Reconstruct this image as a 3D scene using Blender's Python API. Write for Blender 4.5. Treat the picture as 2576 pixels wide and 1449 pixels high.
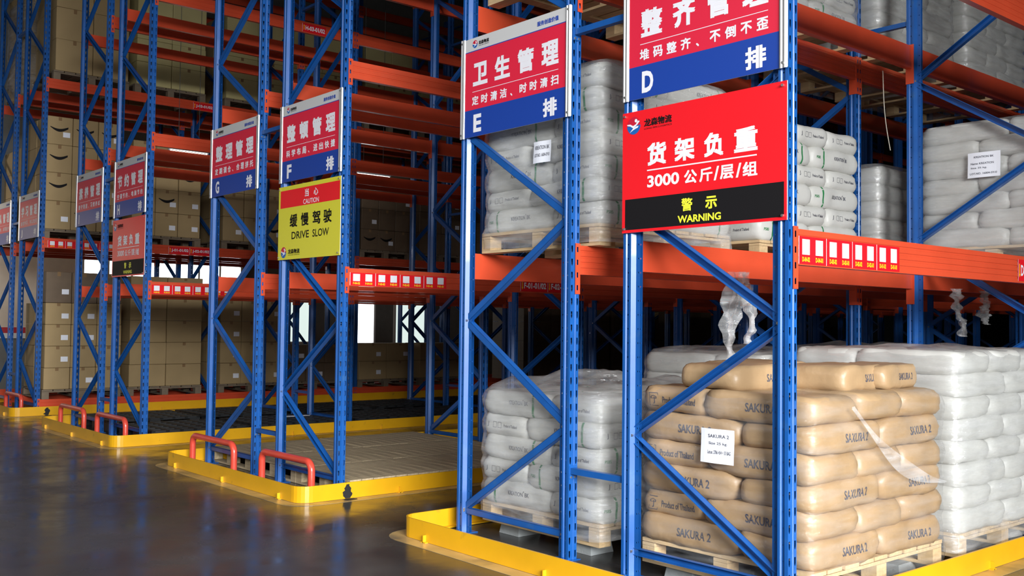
import bpy, bmesh, math, random
from mathutils import Vector, Matrix, noise
from mathutils.bvhtree import BVHTree
for o in list(bpy.data.objects): bpy.data.objects.remove(o)
SC = bpy.context.scene
COL = SC.collection
RND = random.Random(7)

# ------------------------------------------------------------------ camera, world, light, exposure
cam_d = bpy.data.cameras.new('camera'); cam = bpy.data.objects.new('camera', cam_d); COL.objects.link(cam)
cam_d.sensor_fit = 'HORIZONTAL'; cam_d.sensor_width = 36.0; cam_d.lens = 36.0 * 2508.14 / 2576.0
cam_d.clip_start = 0.05; cam_d.clip_end = 200
_rt = Vector((0.760386, -0.649368, 0.011603)); _up = Vector((-0.031962, -0.019570, 0.999297)); _fw = Vector((0.648685, 0.760222, 0.035636))
_m = Matrix((( _rt.x, _up.x, -_fw.x, -4.18571), (_rt.y, _up.y, -_fw.y, -2.82584), (_rt.z, _up.z, -_fw.z, 1.42301), (0, 0, 0, 1)))
cam.matrix_world = _m
SC.camera = cam
SC.view_settings.view_transform = 'Standard'; SC.view_settings.look = 'None'
SC.view_settings.gamma = 1.0; SC.view_settings.use_curve_mapping = False
SC.view_settings.exposure = 0.0
W = bpy.data.worlds.new('world'); SC.world = W; W.use_nodes = True
W.node_tree.nodes['Background'].inputs[0].default_value = (0.80, 0.90, 1.0, 1)
W.node_tree.nodes['Background'].inputs[1].default_value = 0.012

def area(name, loc, target, sx, sy, power, col):
    d = bpy.data.lights.new(name, 'AREA'); d.shape = 'RECTANGLE'; d.size = sx; d.size_y = sy; d.energy = power; d.color = col
    o = bpy.data.objects.new(name, d); COL.objects.link(o); o.location = loc
    o.rotation_euler = (Vector(target) - Vector(loc)).to_track_quat('-Z', 'Y').to_euler()
    return o
# daylight through the open dock door behind the viewer, then two added fill lights
area('dock_door_light', (-6.6, -15.5, 6.0), (-2.0, -2.0, 2.0), 10.5, 6.0, 13500, (0.95, 0.98, 1.0))
area('high_fill_light', (-6.8, 0.5, 5.4), (0.0, 2.5, 2.0), 6.0, 3.0, 235, (0.95, 0.97, 1.0))  # added fill from high up for the rack-end faces, no window there
area('back_wall_fill_light', (-2.6, 16.2, 3.0), (0.6, 18.0, 2.0), 2.0, 1.6, 45, (1.0, 0.93, 0.84))  # added fill aimed at the beige back wall, no door there
try:
    SC.cycles.transparent_max_bounces = 20; SC.cycles.max_bounces = 8; SC.cycles.use_denoising = True
except Exception: pass

# ------------------------------------------------------------------ materials
MATS = {}
def mat(name, col, rough=0.5, metal=0.0, spec=0.5, var=0.0, vscale=8.0, vstretch=(1, 1, 1), bump=0.0, bscale=60.0, bstretch=(1, 1, 1), dirt=None, dscale=3.0, dlo=0.55, dhi=0.7, rvar=0.0, coat=0.0, emit=None, estr=0.0, alpha=None):
    m = bpy.data.materials.new(name); m.use_nodes = True; nt = m.node_tree; N = nt.nodes; Lk = nt.links
    b = N['Principled BSDF']; b.inputs['Base Color'].default_value = (*col, 1); b.inputs['Roughness'].default_value = rough
    b.inputs['Metallic'].default_value = metal; b.inputs['Specular IOR Level'].default_value = spec; b.inputs['Coat Weight'].default_value = coat
    tc = N.new('ShaderNodeTexCoord')
    def noi(scale, stretch, detail=4):
        mp = N.new('ShaderNodeMapping'); mp.inputs['Scale'].default_value = stretch; Lk.new(tc.outputs['Object'], mp.inputs['Vector'])
        n = N.new('ShaderNodeTexNoise'); n.inputs['Scale'].default_value = scale; n.inputs['Detail'].default_value = detail; Lk.new(mp.outputs[0], n.inputs['Vector']); return n
    cur = None
    if var:
        n = noi(vscale, vstretch); r = N.new('ShaderNodeMapRange'); r.inputs['From Min'].default_value = 0.3; r.inputs['From Max'].default_value = 0.7
        r.inputs['To Min'].default_value = 1 - var; r.inputs['To Max'].default_value = 1 + var; Lk.new(n.outputs['Fac'], r.inputs['Value'])
        v = N.new('ShaderNodeVectorMath'); v.operation = 'SCALE'; v.inputs[0].default_value = col; Lk.new(r.outputs[0], v.inputs['Scale']); cur = v.outputs[0]
        Lk.new(cur, b.inputs['Base Color'])
    if dirt:
        n = noi(dscale, (1, 1, 1), 8); r = N.new('ShaderNodeMapRange'); r.inputs['From Min'].default_value = dlo; r.inputs['From Max'].default_value = dhi; Lk.new(n.outputs['Fac'], r.inputs['Value'])
        mx = N.new('ShaderNodeMix'); mx.data_type = 'RGBA'; Lk.new(r.outputs[0], mx.inputs[0])
        if cur: Lk.new(cur, mx.inputs[6])
        else: mx.inputs[6].default_value = (*col, 1)
        mx.inputs[7].default_value = (*dirt, 1); Lk.new(mx.outputs[2], b.inputs['Base Color'])
    if rvar:
        n = noi(dscale * 1.7, (1, 1, 1), 5); r = N.new('ShaderNodeMapRange'); r.inputs['From Min'].default_value = 0.35; r.inputs['From Max'].default_value = 0.65
        r.inputs['To Min'].default_value = max(0.02, rough - rvar); r.inputs['To Max'].default_value = rough + rvar; Lk.new(n.outputs['Fac'], r.inputs['Value']); Lk.new(r.outputs[0], b.inputs['Roughness'])
    if bump:
        n = noi(bscale, bstretch, 5); bp = N.new('ShaderNodeBump'); bp.inputs['Strength'].default_value = bump; bp.inputs['Distance'].default_value = 0.01
        Lk.new(n.outputs['Fac'], bp.inputs['Height']); Lk.new(bp.outputs[0], b.inputs['Normal'])
    if emit: b.inputs['Emission Color'].default_value = (*emit, 1); b.inputs['Emission Strength'].default_value = estr
    if alpha is not None: b.inputs['Alpha'].default_value = alpha
    MATS[name] = m; return m
BLUE = mat('blue_rack_paint', (0.008, 0.085, 0.32), 0.36, var=0.12, vscale=6, dirt=(0.04, 0.12, 0.27), dscale=9, dlo=0.6, dhi=0.85, coat=0.15)
ORANGE = mat('orange_beam_paint', (0.62, 0.072, 0.028), 0.3, var=0.06, vscale=4, coat=0.2, bump=0.08, bscale=5, bstretch=(1, 40, 40))
YELLOW = mat('yellow_guard_paint', (0.72, 0.37, 0.008), 0.35, var=0.08, vscale=3, dirt=(0.30, 0.17, 0.03), dscale=7, dlo=0.66, dhi=0.8, coat=0.2)
REDPIPE = mat('red_pipe_paint', (0.66, 0.070, 0.042), 0.3, var=0.08, coat=0.3)
KRAFT = mat('kraft_paper', (0.40, 0.262, 0.14), 0.42, var=0.08, vscale=5, bump=0.6, bscale=9)
WBAG = mat('white_woven_bag', (0.58, 0.57, 0.53), 0.45, var=0.04, vscale=5, bump=0.25, bscale=22)
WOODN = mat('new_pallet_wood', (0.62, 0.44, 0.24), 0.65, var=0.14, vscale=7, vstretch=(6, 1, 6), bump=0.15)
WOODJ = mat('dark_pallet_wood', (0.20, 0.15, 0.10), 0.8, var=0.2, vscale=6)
WOODO = mat('weathered_pallet_wood', (0.46, 0.36, 0.22), 0.8, var=0.25, vscale=5, vstretch=(8, 1, 8), bump=0.3, dirt=(0.16, 0.10, 0.06), dscale=4, dlo=0.6, dhi=0.72)
BLACKP = mat('black_plastic', (0.018, 0.019, 0.02), 0.45)
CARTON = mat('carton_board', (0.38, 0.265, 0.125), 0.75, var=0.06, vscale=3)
CARTON2 = mat('carton_board_olive_lit', (0.52, 0.44, 0.20), 0.75, var=0.06, vscale=3)  # olive board, lightened to carry the light on the upper stacks
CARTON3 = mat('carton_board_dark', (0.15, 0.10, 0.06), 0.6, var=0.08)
TAPE = mat('brown_tape', (0.25, 0.15, 0.07), 0.3)
PAPER = mat('white_paper', (0.83, 0.84, 0.90), 0.6)
INK = mat('black_ink', (0.010, 0.009, 0.010), 0.55, spec=0.15)
BAGINK = mat('grey_blue_ink', (0.075, 0.075, 0.10), 0.6)
GREEN = mat('green_print', (0.02, 0.20, 0.06), 0.5)
SIGNW = mat('sign_silver_white', (0.60, 0.59, 0.58), 0.3)
SIGNR = mat('sign_red', (0.72, 0.022, 0.055), 0.3)
BOARDR = mat('board_red', (0.84, 0.014, 0.022), 0.25)
SIGNB = mat('sign_blue', (0.014, 0.055, 0.33), 0.3)
SIGNY = mat('sign_yellow', (0.72, 0.66, 0.045), 0.3)
LETTER = mat('white_lettering', (0.84, 0.82, 0.86), 0.4)
LETTERY = mat('yellow_lettering', (0.85, 0.85, 0.05), 0.4)
LETTERB = mat('blue_lettering', (0.03, 0.08, 0.42), 0.4)
STICKER = mat('red_sticker', (0.72, 0.012, 0.02), 0.22, coat=0.3)
STICKY = mat('yellow_sticker_print', (0.9, 0.62, 0.02), 0.4)
STICKW = mat('white_sticker_print', (0.72, 0.73, 0.77), 0.35)
ALU = mat('aluminium_channel', (0.62, 0.61, 0.60), 0.28, metal=0.6)
ZINC = mat('zinc_bolt', (0.70, 0.70, 0.68), 0.25, metal=0.9)
CONC = mat('concrete', (0.33, 0.35, 0.35), 0.85, var=0.12, vscale=6, bump=0.2)
LOGOR = mat('logo_red', (0.55, 0.015, 0.04), 0.3); LOGOB = mat('logo_blue', (0.015, 0.12, 0.42), 0.3)
WALLM = mat('beige_wall_paint', (0.66, 0.55, 0.44), 0.8, var=0.04)
WALLD = mat('grey_wall_panel', (0.16, 0.16, 0.15), 0.8, var=0.08)
CEIL = mat('ceiling_sheet', (0.13, 0.125, 0.11), 0.7, var=0.15, vscale=2)
STEELD = mat('dark_purlin', (0.10, 0.10, 0.10), 0.6)
REDP = mat('red_wall_band', (0.45, 0.02, 0.03), 0.5)
WHITEP = mat('white_wall_band', (0.7, 0.7, 0.68), 0.5)
GLOW = mat('daylight_pane', (0.8, 0.85, 0.9), 0.4, emit=(0.93, 0.98, 1.0), estr=5.0)
GLOW2 = mat('wrapped_goods_glow', (0.7, 0.75, 0.7), 0.4, emit=(0.80, 0.95, 0.90), estr=0.9)  # glow put in for daylight behind wrapped goods, no curtain there
TUBE = mat('tube_glow', (1, 1, 1), 0.4, emit=(1.0, 0.98, 0.95), estr=14.0)
BAND = mat('dust_and_reflection_tan', (0.50, 0.33, 0.13), 0.3, var=0.2, vscale=4, dirt=(0.16, 0.13, 0.09), dscale=3, dlo=0.5, dhi=0.7)  # floor dust with the guard's yellow reflection put into the colour
STRAP = mat('cream_strap', (0.55, 0.5, 0.4), 0.4)

def floor_mat():
    m = bpy.data.materials.new('dark_epoxy_floor'); m.use_nodes = True; nt = m.node_tree; N = nt.nodes; K = nt.links; b = N['Principled BSDF']
    tc = N.new('ShaderNodeTexCoord')
    n1 = N.new('ShaderNodeTexNoise'); n1.inputs['Scale'].default_value = 0.9; n1.inputs['Detail'].default_value = 8; K.new(tc.outputs['Object'], n1.inputs['Vector'])
    r = N.new('ShaderNodeValToRGB'); r.color_ramp.elements[0].position = 0.35; r.color_ramp.elements[0].color = (0.034, 0.034, 0.034, 1)
    r.color_ramp.elements[1].position = 0.68; r.color_ramp.elements[1].color = (0.066, 0.064, 0.060, 1); K.new(n1.outputs['Fac'], r.inputs[0]); K.new(r.outputs[0], b.inputs['Base Color'])
    n2 = N.new('ShaderNodeTexNoise'); n2.inputs['Scale'].default_value = 2.2; n2.inputs['Detail'].default_value = 7; K.new(tc.outputs['Object'], n2.inputs['Vector'])
    mr = N.new('ShaderNodeMapRange'); mr.inputs['From Min'].default_value = 0.35; mr.inputs['From Max'].default_value = 0.7; mr.inputs['To Min'].default_value = 0.13; mr.inputs['To Max'].default_value = 0.34
    K.new(n2.outputs['Fac'], mr.inputs['Value']); K.new(mr.outputs[0], b.inputs['Roughness'])
    n3 = N.new('ShaderNodeTexNoise'); n3.inputs['Scale'].default_value = 3.5; n3.inputs['Detail'].default_value = 3; K.new(tc.outputs['Object'], n3.inputs['Vector'])
    bp = N.new('ShaderNodeBump'); bp.inputs['Strength'].default_value = 0.12; bp.inputs['Distance'].default_value = 0.02; K.new(n3.outputs['Fac'], bp.inputs['Height']); K.new(bp.outputs[0], b.inputs['Normal'])
    b.inputs['Specular IOR Level'].default_value = 0.42
    return m
FLOORM = floor_mat()

def film_mat(name, a0, a1, tint=(0.9, 0.9, 0.88), gl=0.10):
    m = bpy.data.materials.new(name); m.use_nodes = True; nt = m.node_tree; N = nt.nodes; K = nt.links; N.remove(N['Principled BSDF']); out = N['Material Output']
    tc = N.new('ShaderNodeTexCoord'); mp = N.new('ShaderNodeMapping'); mp.inputs['Scale'].default_value = (2.2, 2.2, 13); mp.inputs['Rotation'].default_value = (0.12, 0.14, 0)
    K.new(tc.outputs['Object'], mp.inputs['Vector'])
    n = N.new('ShaderNodeTexNoise'); n.inputs['Scale'].default_value = 1.6; n.inputs['Detail'].default_value = 7; K.new(mp.outputs[0], n.inputs['Vector'])
    r = N.new('ShaderNodeMapRange'); r.inputs['From Min'].default_value = 0.38; r.inputs['From Max'].default_value = 0.78; r.inputs['To Min'].default_value = a0; r.inputs['To Max'].default_value = a1
    K.new(n.outputs['Fac'], r.inputs['Value'])
    n2 = N.new('ShaderNodeTexNoise'); n2.inputs['Scale'].default_value = 3.2; n2.inputs['Detail'].default_value = 7; n2.inputs['Distortion'].default_value = 1.0; K.new(mp.outputs[0], n2.inputs['Vector'])
    bp = N.new('ShaderNodeBump'); bp.inputs['Strength'].default_value = 1.0; bp.inputs['Distance'].default_value = 0.03; K.new(n2.outputs['Fac'], bp.inputs['Height'])
    tr = N.new('ShaderNodeBsdfTransparent'); df = N.new('ShaderNodeBsdfDiffuse'); df.inputs['Color'].default_value = (*tint, 1)
    m1 = N.new('ShaderNodeMixShader'); K.new(r.outputs[0], m1.inputs[0]); K.new(tr.outputs[0], m1.inputs[1]); K.new(df.outputs[0], m1.inputs[2])
    gs = N.new('ShaderNodeBsdfGlossy'); gs.inputs['Roughness'].default_value = 0.14; gs.inputs['Color'].default_value = (1, 1, 1, 1); K.new(bp.outputs[0], gs.inputs['Normal'])
    lw = N.new('ShaderNodeLayerWeight'); lw.inputs['Blend'].default_value = 0.5; pw = N.new('ShaderNodeMath'); pw.operation = 'POWER'; pw.inputs[1].default_value = 4.0; K.new(lw.outputs['Facing'], pw.inputs[0]); ml = N.new('ShaderNodeMath'); ml.operation = 'MULTIPLY'; ml.inputs[1].default_value = 0.35; K.new(pw.outputs[0], ml.inputs[0])
    ad = N.new('ShaderNodeMath'); ad.operation = 'ADD'; ad.inputs[1].default_value = gl; ad.use_clamp = True; K.new(ml.outputs[0], ad.inputs[0])
    m2 = N.new('ShaderNodeMixShader'); K.new(ad.outputs[0], m2.inputs[0]); K.new(m1.outputs[0], m2.inputs[1]); K.new(gs.outputs[0], m2.inputs[2]); K.new(m2.outputs[0], out.inputs['Surface'])
    return m
FILM = film_mat('stretch_film', 0.10, 0.50, (0.70, 0.70, 0.69), .11)
FILMK = film_mat('thin_stretch_film', 0.0, 0.14, (0.8, 0.8, 0.8), .05)
FILMT = film_mat('loose_film', 0.12, 0.5, (0.85, 0.85, 0.85), .08)
# ------------------------------------------------------------------ helpers
class MB:
    def __init__(s): s.v = []; s.f = []; s.mi = []
    def add(s, vs, fs, mi=0):
        o = len(s.v); s.v += [tuple(p) for p in vs]; s.f += [tuple(o + i for i in f) for f in fs]; s.mi += [mi] * len(fs); return s
    def box(s, x0, x1, y0, y1, z0, z1, mi=0):
        return s.add([(x0, y0, z0), (x1, y0, z0), (x1, y1, z0), (x0, y1, z0), (x0, y0, z1), (x1, y0, z1), (x1, y1, z1), (x0, y1, z1)],
                     [(0, 3, 2, 1), (4, 5, 6, 7), (0, 1, 5, 4), (1, 2, 6, 5), (2, 3, 7, 6), (3, 0, 4, 7)], mi)
    def mesh(s, name, mats, smooth=False):
        me = bpy.data.meshes.new(name); me.from_pydata(s.v, [], s.f)
        for m in (mats if isinstance(mats, (list, tuple)) else [mats]): me.materials.append(m)
        if any(s.mi): me.polygons.foreach_set('material_index', s.mi)
        if smooth: me.polygons.foreach_set('use_smooth', [True] * len(s.f))
        me.update(); return me
    def build(s, name, mats, parent=None, loc=(0, 0, 0), smooth=False): return obj(name, s.mesh(name, mats, smooth), parent, loc)
def obj(name, me, parent=None, loc=(0, 0, 0), rot=(0, 0, 0), sc=None):
    o = bpy.data.objects.new(name, me); COL.objects.link(o); o.location = loc; o.rotation_euler = rot
    if sc: o.scale = sc
    if parent: o.parent = parent
    return o
def tag(o, label, cat, group=None, kind=None):
    o['label'] = label; o['category'] = cat
    if group: o['group'] = group
    if kind: o['kind'] = kind
    return o
def thing(name, label, cat, loc=(0, 0, 0), group=None): return tag(obj(name, None, None, loc), label, cat, group)
def struct(o): o['kind'] = 'structure'; return o
def recalc(me):
    bm = bmesh.new(); bm.from_mesh(me); bmesh.ops.recalc_face_normals(bm, faces=bm.faces); bm.to_mesh(me); bm.free(); return me

_tc = {}
def text2d(s, bold=0.02):
    k = (s, bold)
    if k not in _tc:
        c = bpy.data.curves.new('t', 'FONT'); c.body = s; c.size = 1; cjk = any(ord(ch) > 0x2000 for ch in s); c.offset = 0.0 if cjk else bold; c.resolution_u = 3
        o = bpy.data.objects.new('t', c); COL.objects.link(o)
        me = bpy.data.meshes.new_from_object(o, depsgraph=bpy.context.evaluated_depsgraph_get())
        vs = [(v.co.x, v.co.y) for v in me.vertices]; fs = [tuple(p.vertices) for p in me.polygons]
        bpy.data.objects.remove(o); bpy.data.curves.remove(c); bpy.data.meshes.remove(me)
        if vs:
            x0 = min(p[0] for p in vs); x1 = max(p[0] for p in vs); y0 = min(p[1] for p in vs); y1 = max(p[1] for p in vs)
            vs = [((x - x0) / (x1 - x0), (y - y0) / (y1 - y0)) for x, y in vs]
            asp = (x1 - x0) / (y1 - y0); e = bold * .85; v0 = vs; n = len(vs)
            if e > .003 and cjk:
                ex = e / max(.2, (x1 - x0)); ey = e / max(.2, (y1 - y0)); vs = []; f0 = fs; fs = []
                for q, (dx, dy) in enumerate(((0, 0), (-1, -1), (1, -1), (1, 1), (-1, 1))):
                    vs += [(.5 + (a - .5) * (1 - 2 * ex) + dx * ex, .5 + (b - .5) * (1 - 2 * ey) + dy * ey) for a, b in v0]; fs += [tuple(i + q * n for i in f) for f in f0]
            _tc[k] = (vs, fs, asp)
        else: _tc[k] = ([], [], 1)
    return _tc[k]
class Print:
    """flat print collected in (u, v) and mapped to 3D by fn(u, v, lift)"""
    def __init__(s, fn): s.fn = fn; s.d = {}
    def g(s, m): return s.d.setdefault(m.name, (m, MB()))[1]
    def text(s, t, u0, u1, v0, v1, m, bold=0.02, lift=2):
        vs, fs, _ = text2d(t, bold); nl = len(text2d(t, 0)[0]); s.g(m).add([s.fn(u0 + a * (u1 - u0), v0 + b * (v1 - v0), lift + .35 * (i // max(1, nl))) for i, (a, b) in enumerate(vs)], fs)
    def rect(s, u0, u1, v0, v1, m, lift=1): s.g(m).add([s.fn(u0, v0, lift), s.fn(u1, v0, lift), s.fn(u1, v1, lift), s.fn(u0, v1, lift)], [(0, 1, 2, 3)])
    def poly(s, pts, m, lift=2): s.g(m).add([s.fn(a, b, lift) for a, b in pts], [tuple(range(len(pts)))])
    def chars(s, t, u0, u1, cw, v0, v1, m, bold=0.03, lift=2):
        n = len(t)
        for i, ch in enumerate(t):
            if ch == ' ': continue
            c = u0 + cw / 2 + (u1 - u0 - cw) * (i / (n - 1) if n > 1 else .5)
            if ch == '\u3001': s.text(ch, c - cw * .4, c - cw * .1, v0, v0 + (v1 - v0) * .3, m, bold, lift); continue
            s.text(ch, c - cw / 2, c + cw / 2, v0, v1, m, bold, lift)
    def build(s, parent, name='print'):
        for k, (m, mb) in s.d.items():
            if mb.f: mb.build(k if name is None else name, m, parent)['kind'] = 'stuff'

# ------------------------------------------------------------------ dimensions (metres), X along beams, Y along the rack ends, Z up
RW = 0.0724
Yp = dict(D0=0.0, D1=1.1, E0=1.535, E1=2.635, F0=4.221, F1=5.289, G0=5.711, G1=6.778, H0=8.525, H1=9.592, I0=9.993, I1=11.06, J0=12.767, J1=13.835, K0=14.303, K1=15.37)
HT = 7.7
ROWS = {  # bay length, bays, levels, beam height, connector height, outer side
 'D': (3.23, 2, [1.908, 3.64, 5.35], .178, .31, 'lo'), 'E': (3.23, 3, [1.905, 3.64, 5.35], .178, .31, 'hi'),
 'F': (2.69, 5, [1.86, 3.57, 5.27, 6.95], .145, .217, 'lo'), 'G': (2.69, 6, [1.86, 3.57, 5.27, 6.95], .145, .217, 'hi'),
 'H': (2.69, 7, [1.855, 3.565, 5.255, 6.95], .145, .217, 'lo'), 'I': (2.69, 7, [1.855, 3.565, 5.255, 6.95], .145, .217, 'hi'),
 'J': (2.69, 8, [.232, 2.605, 4.975, 7.2], .145, .217, 'lo'), 'K': (2.69, 8, [.232, 2.605, 4.975, 7.2], .145, .217, 'hi')}

# ------------------------------------------------------------------ building shell
fl = MB(); fl.add([(-22, -16, 0), (46, -16, 0), (46, 20, 0), (-22, 20, 0)], [(0, 1, 2, 3)]); struct(fl.build('floor', FLOORM))
ce = MB(); ce.box(-22, 46, -10, 20, 10.0, 10.1); ceil = struct(ce.build('ceiling', CEIL))
for i in range(22):
    p = MB(); y = -8.5 + i * 1.25; p.box(-22, 46, y, y + .07, 9.72, 9.94); p.box(-22, 46, y - .03, y + .10, 9.70, 9.73); p.box(-22, 46, y - .03, y + .10, 9.93, 9.955); o = p.build('purlin', STEELD, ceil)
for i in range(8):
    p = MB(); x = 0.5 + i * 6; p.box(x, x + .25, -10, 20, 9.25, 9.68); p.box(x - .08, x + .33, -10, 20, 9.22, 9.27); p.build('roof_girder', STEELD, ceil)
WY = 18.0
wb = MB(); wb.box(-22, 46, WY, WY + .2, 0, 10.0); wall_back = struct(wb.build('wall_back', WALLD))
w2 = MB(); w2.box(-22, 2.15, WY - .02, WY - .001, 1.24, 3.6); w2.build('beige_panel', WALLM, wall_back)
w2 = MB(); w2.box(-22, 1.55, WY - .03, WY - .001, 1.13, 1.24); w2.build('red_band', REDP, wall_back)
w2 = MB(); w2.box(-22, 1.55, WY - .03, WY - .001, 1.03, 1.13); w2.build('white_band', WHITEP, wall_back)
wr = MB(); wr.box(46, 46.2, -16, 20, 0, 10); struct(wr.build('wall_right', WALLD))
wf = MB(); wf.box(-22, -14, -7.7, -7.5, 0, 10); wf.box(-1.4, 46, -7.7, -7.5, 0, 10); wf.box(-14, -1.4, -7.7, -7.5, 4.7, 10); struct(wf.build('wall_front_blocker', WALLD))  # unseen wall added to shade the upper levels, opening shaped for the daylight
def window(n, x0, x1, z0, z1, cols, glow):
    f = MB(); t = .05
    f.box(x0, x1, WY - .06, WY - .002, z0 - t, z0); f.box(x0, x1, WY - .06, WY - .002, z1, z1 + t)
    f.box(x0 - t, x0, WY - .06, WY - .002, z0 - t, z1 + t); f.box(x1, x1 + t, WY - .06, WY - .002, z0 - t, z1 + t)
    w = struct(f.build('window_%d' % n, WHITEP))
    for c in range(cols):
        a = x0 + (x1 - x0) * c / cols; b = x0 + (x1 - x0) * (c + 1) / cols
        if c:
            q = MB(); q.box(a - .02, a + .02, WY - .055, WY - .02, z0, z1); q.build('mullion', WHITEP, w)
        q = MB(); q.box(a + .02, b - .02, WY - .03, WY - .012, z0, z1); q.build('pane', glow, w)
window(1, 2.25, 5.6, 2.06, 2.6, 7, GLOW)
window(2, 6.75, 7.35, .95, 2.1, 1, GLOW2)  # this and the next two: glowing stand-ins for bright film-wrapped goods
window(3, 8.35, 9.1, 0.85, 2.1, 1, GLOW)
window(4, 9.75, 10.9, 0.6, 2.1, 1, GLOW2)

# ------------------------------------------------------------------ uprights
def post_mesh(s, detail):
    """omega section; web at y=0, depth to +y (s=1) or -y (s=-1)"""
    prof = [(.026, .108), (.026, .076), (0, .060), (0, .046), (.007, .040), (.007, .026), (0, .020), (0, 0), (.025, 0), (.030, .005), (.0424, .005), (.0474, 0), (RW, 0), (RW, .020), (RW - .007, .026), (RW - .007, .040), (RW, .046), (RW, .060), (RW - .026, .076), (RW - .026, .108)]
    mb = MB(); T = .0022
    def panel(p, q, kind):
        dx, dy = q[0] - p[0], q[1] - p[1]; Ln = math.hypot(dx, dy); nx, ny = dy / Ln, -dx / Ln
        def P(a, z, off=0): return (p[0] + dx * a + nx * off, s * (p[1] + dy * a + ny * off), z)
        if kind is None or not detail:
            mb.add([P(0, 0), P(1, 0), P(1, HT), P(0, HT)], [(0, 1, 2, 3)]); return
        pitch = .08; n = int(HT / pitch); hw, hh = kind
        a0, a1 = .5 - hw / Ln / 2, .5 + hw / Ln / 2
        for i in range(n):
            z0 = i * pitch; z1 = z0 + pitch if i < n - 1 else HT; zc = z0 + pitch / 2
            V = [P(0, z0), P(1, z0), P(1, z1), P(0, z1), P(a0, zc + hh / 2), P(a1, zc + hh / 2), P(a1, zc - hh * .2), P(.5 + (a1 - .5) * .4, zc - hh / 2), P(.5 - (a1 - .5) * .4, zc - hh / 2), P(a0, zc - hh * .2)]
            mb.add(V, [(3, 4, 5, 2), (2, 5, 6, 7, 1), (1, 7, 8, 0), (0, 8, 9, 4, 3)])
            # rim thickness of the hole
            B = [P(a0, zc + hh / 2, -T), P(a1, zc + hh / 2, -T), P(a1, zc - hh * .2, -T), P(.5 + (a1 - .5) * .4, zc - hh / 2, -T), P(.5 - (a1 - .5) * .4, zc - hh / 2, -T), P(a0, zc - hh * .2, -T)]
            mb.add(V[4:10] + B, [(k, (k + 1) % 6, 6 + (k + 1) % 6, 6 + k) for k in range(6)])
    for i in range(len(prof) - 1):
        L = abs(prof[i + 1][0] - prof[i][0]) + abs(prof[i + 1][1] - prof[i][1])
        kind = None
        if i in (7, 11): kind = (.013, .042)
        elif i in (4, 14): kind = (.008, .009)
        elif i in (0, 18): kind = (.008, .009)
        panel(prof[i], prof[i + 1], kind)
    return mb.mesh('post', BLUE)
POST = {(s, d): post_mesh(s, d) for s in (1, -1) for d in (True, False)}
def channel(p0, p1, w, dep, open_dir, T=.003):
    """C channel between two points in the YZ plane at x..x+dep; open_dir -1: mouth towards -X"""
    mb = MB(); p0 = Vector(p0); p1 = Vector(p1); d = (p1 - p0); n = Vector((0, -d.z, d.y)).normalized() * (w / 2)
    x0, x1 = 0, dep
    def slab(xa, xb, o0, o1):
        vs = []
        for P in (p0, p1):
            for xx in (xa, xb):
                for oo in (o0, o1): vs.append((P.x + xx, P.y + n.y * oo, P.z + n.z * oo))
        mb.add(vs, [(0, 1, 3, 2), (4, 6, 7, 5), (0, 4, 5, 1), (2, 3, 7, 6), (0, 2, 6, 4), (1, 5, 7, 3)])
    if open_dir < 0: slab(x1 - T, x1, -1, 1)
    else: slab(x0, x0 + T, -1, 1)
    k = 1 - 2 * T / w
    slab(x0, x1, -1, -k); slab(x0, x1, k, 1)
    return mb
_fc = {}
def brace_meshes(row, d):
    key = (round(d, 3), ROWS[row][5], row == 'E' or row == 'G')
    if key in _fc: return _fc[key]
    outer_lo = ROWS[row][5] == 'lo'; yo, yi = (.070, d - .070) if outer_lo else (d - .070, .070)
    res = []; allclosed = key[2]
    nodes = [(yo, .16)]; k = 0
    while nodes[-1][1] < HT - .75:
        z = nodes[-1][1] + .64; nodes.append((yi if len(nodes) % 2 else yo, z))
    for i in range(len(nodes) - 1):
        a, b = nodes[i], nodes[i + 1]
        up = (b[1] - a[1]) * .02
        op = 1 if (allclosed) else -1
        res.append(channel((.020, a[0], a[1] + .02), (.020, b[0], b[1] - .02), .044, .042, op).mesh('brace', BLUE))
    res.append(channel((.020, .07, .150), (.020, d - .07, .150), .040, .030, -1 if row in 'DFH' else 1).mesh('brace', BLUE))
    res.append(channel((.020, .07, HT - .2), (.020, d - .07, HT - .2), .036, .028, 1).mesh('brace', BLUE))
    bo = MB()
    for (y, z) in nodes + [(yo, .150), (yi, .150)]:
        for k in range(1):
            vs = []; ctr = (y + (-.004 if y < d / 2 else .004), z); r = .009
            for xx in (.006, .0175):
                for j in range(6): vs.append((xx, ctr[0] + r * math.cos(j * math.pi / 3), ctr[1] + r * math.sin(j * math.pi / 3)))
            bo.add(vs, [(5, 4, 3, 2, 1, 0), (6, 7, 8, 9, 10, 11)] + [(j, (j + 1) % 6, 6 + (j + 1) % 6, 6 + j) for j in range(6)])
    _fc[key] = (res, bo.mesh('bolts', ZINC)); return _fc[key]
fp = MB(); fp.box(-.02, RW + .02, -.015, .12, .001, .006)
for a in (-.012, RW + .004): fp.box(a, a + .01, .03, .045, .006, .018)
FOOT = {1: fp.mesh('foot_plate', BLUE)}
fp = MB(); fp.box(-.02, RW + .02, -.12, .015, .001, .006)
for a in (-.012, RW + .004): fp.box(a, a + .01, -.045, -.03, .006, .018)
FOOT[-1] = fp.mesh('foot_plate', BLUE)

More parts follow.
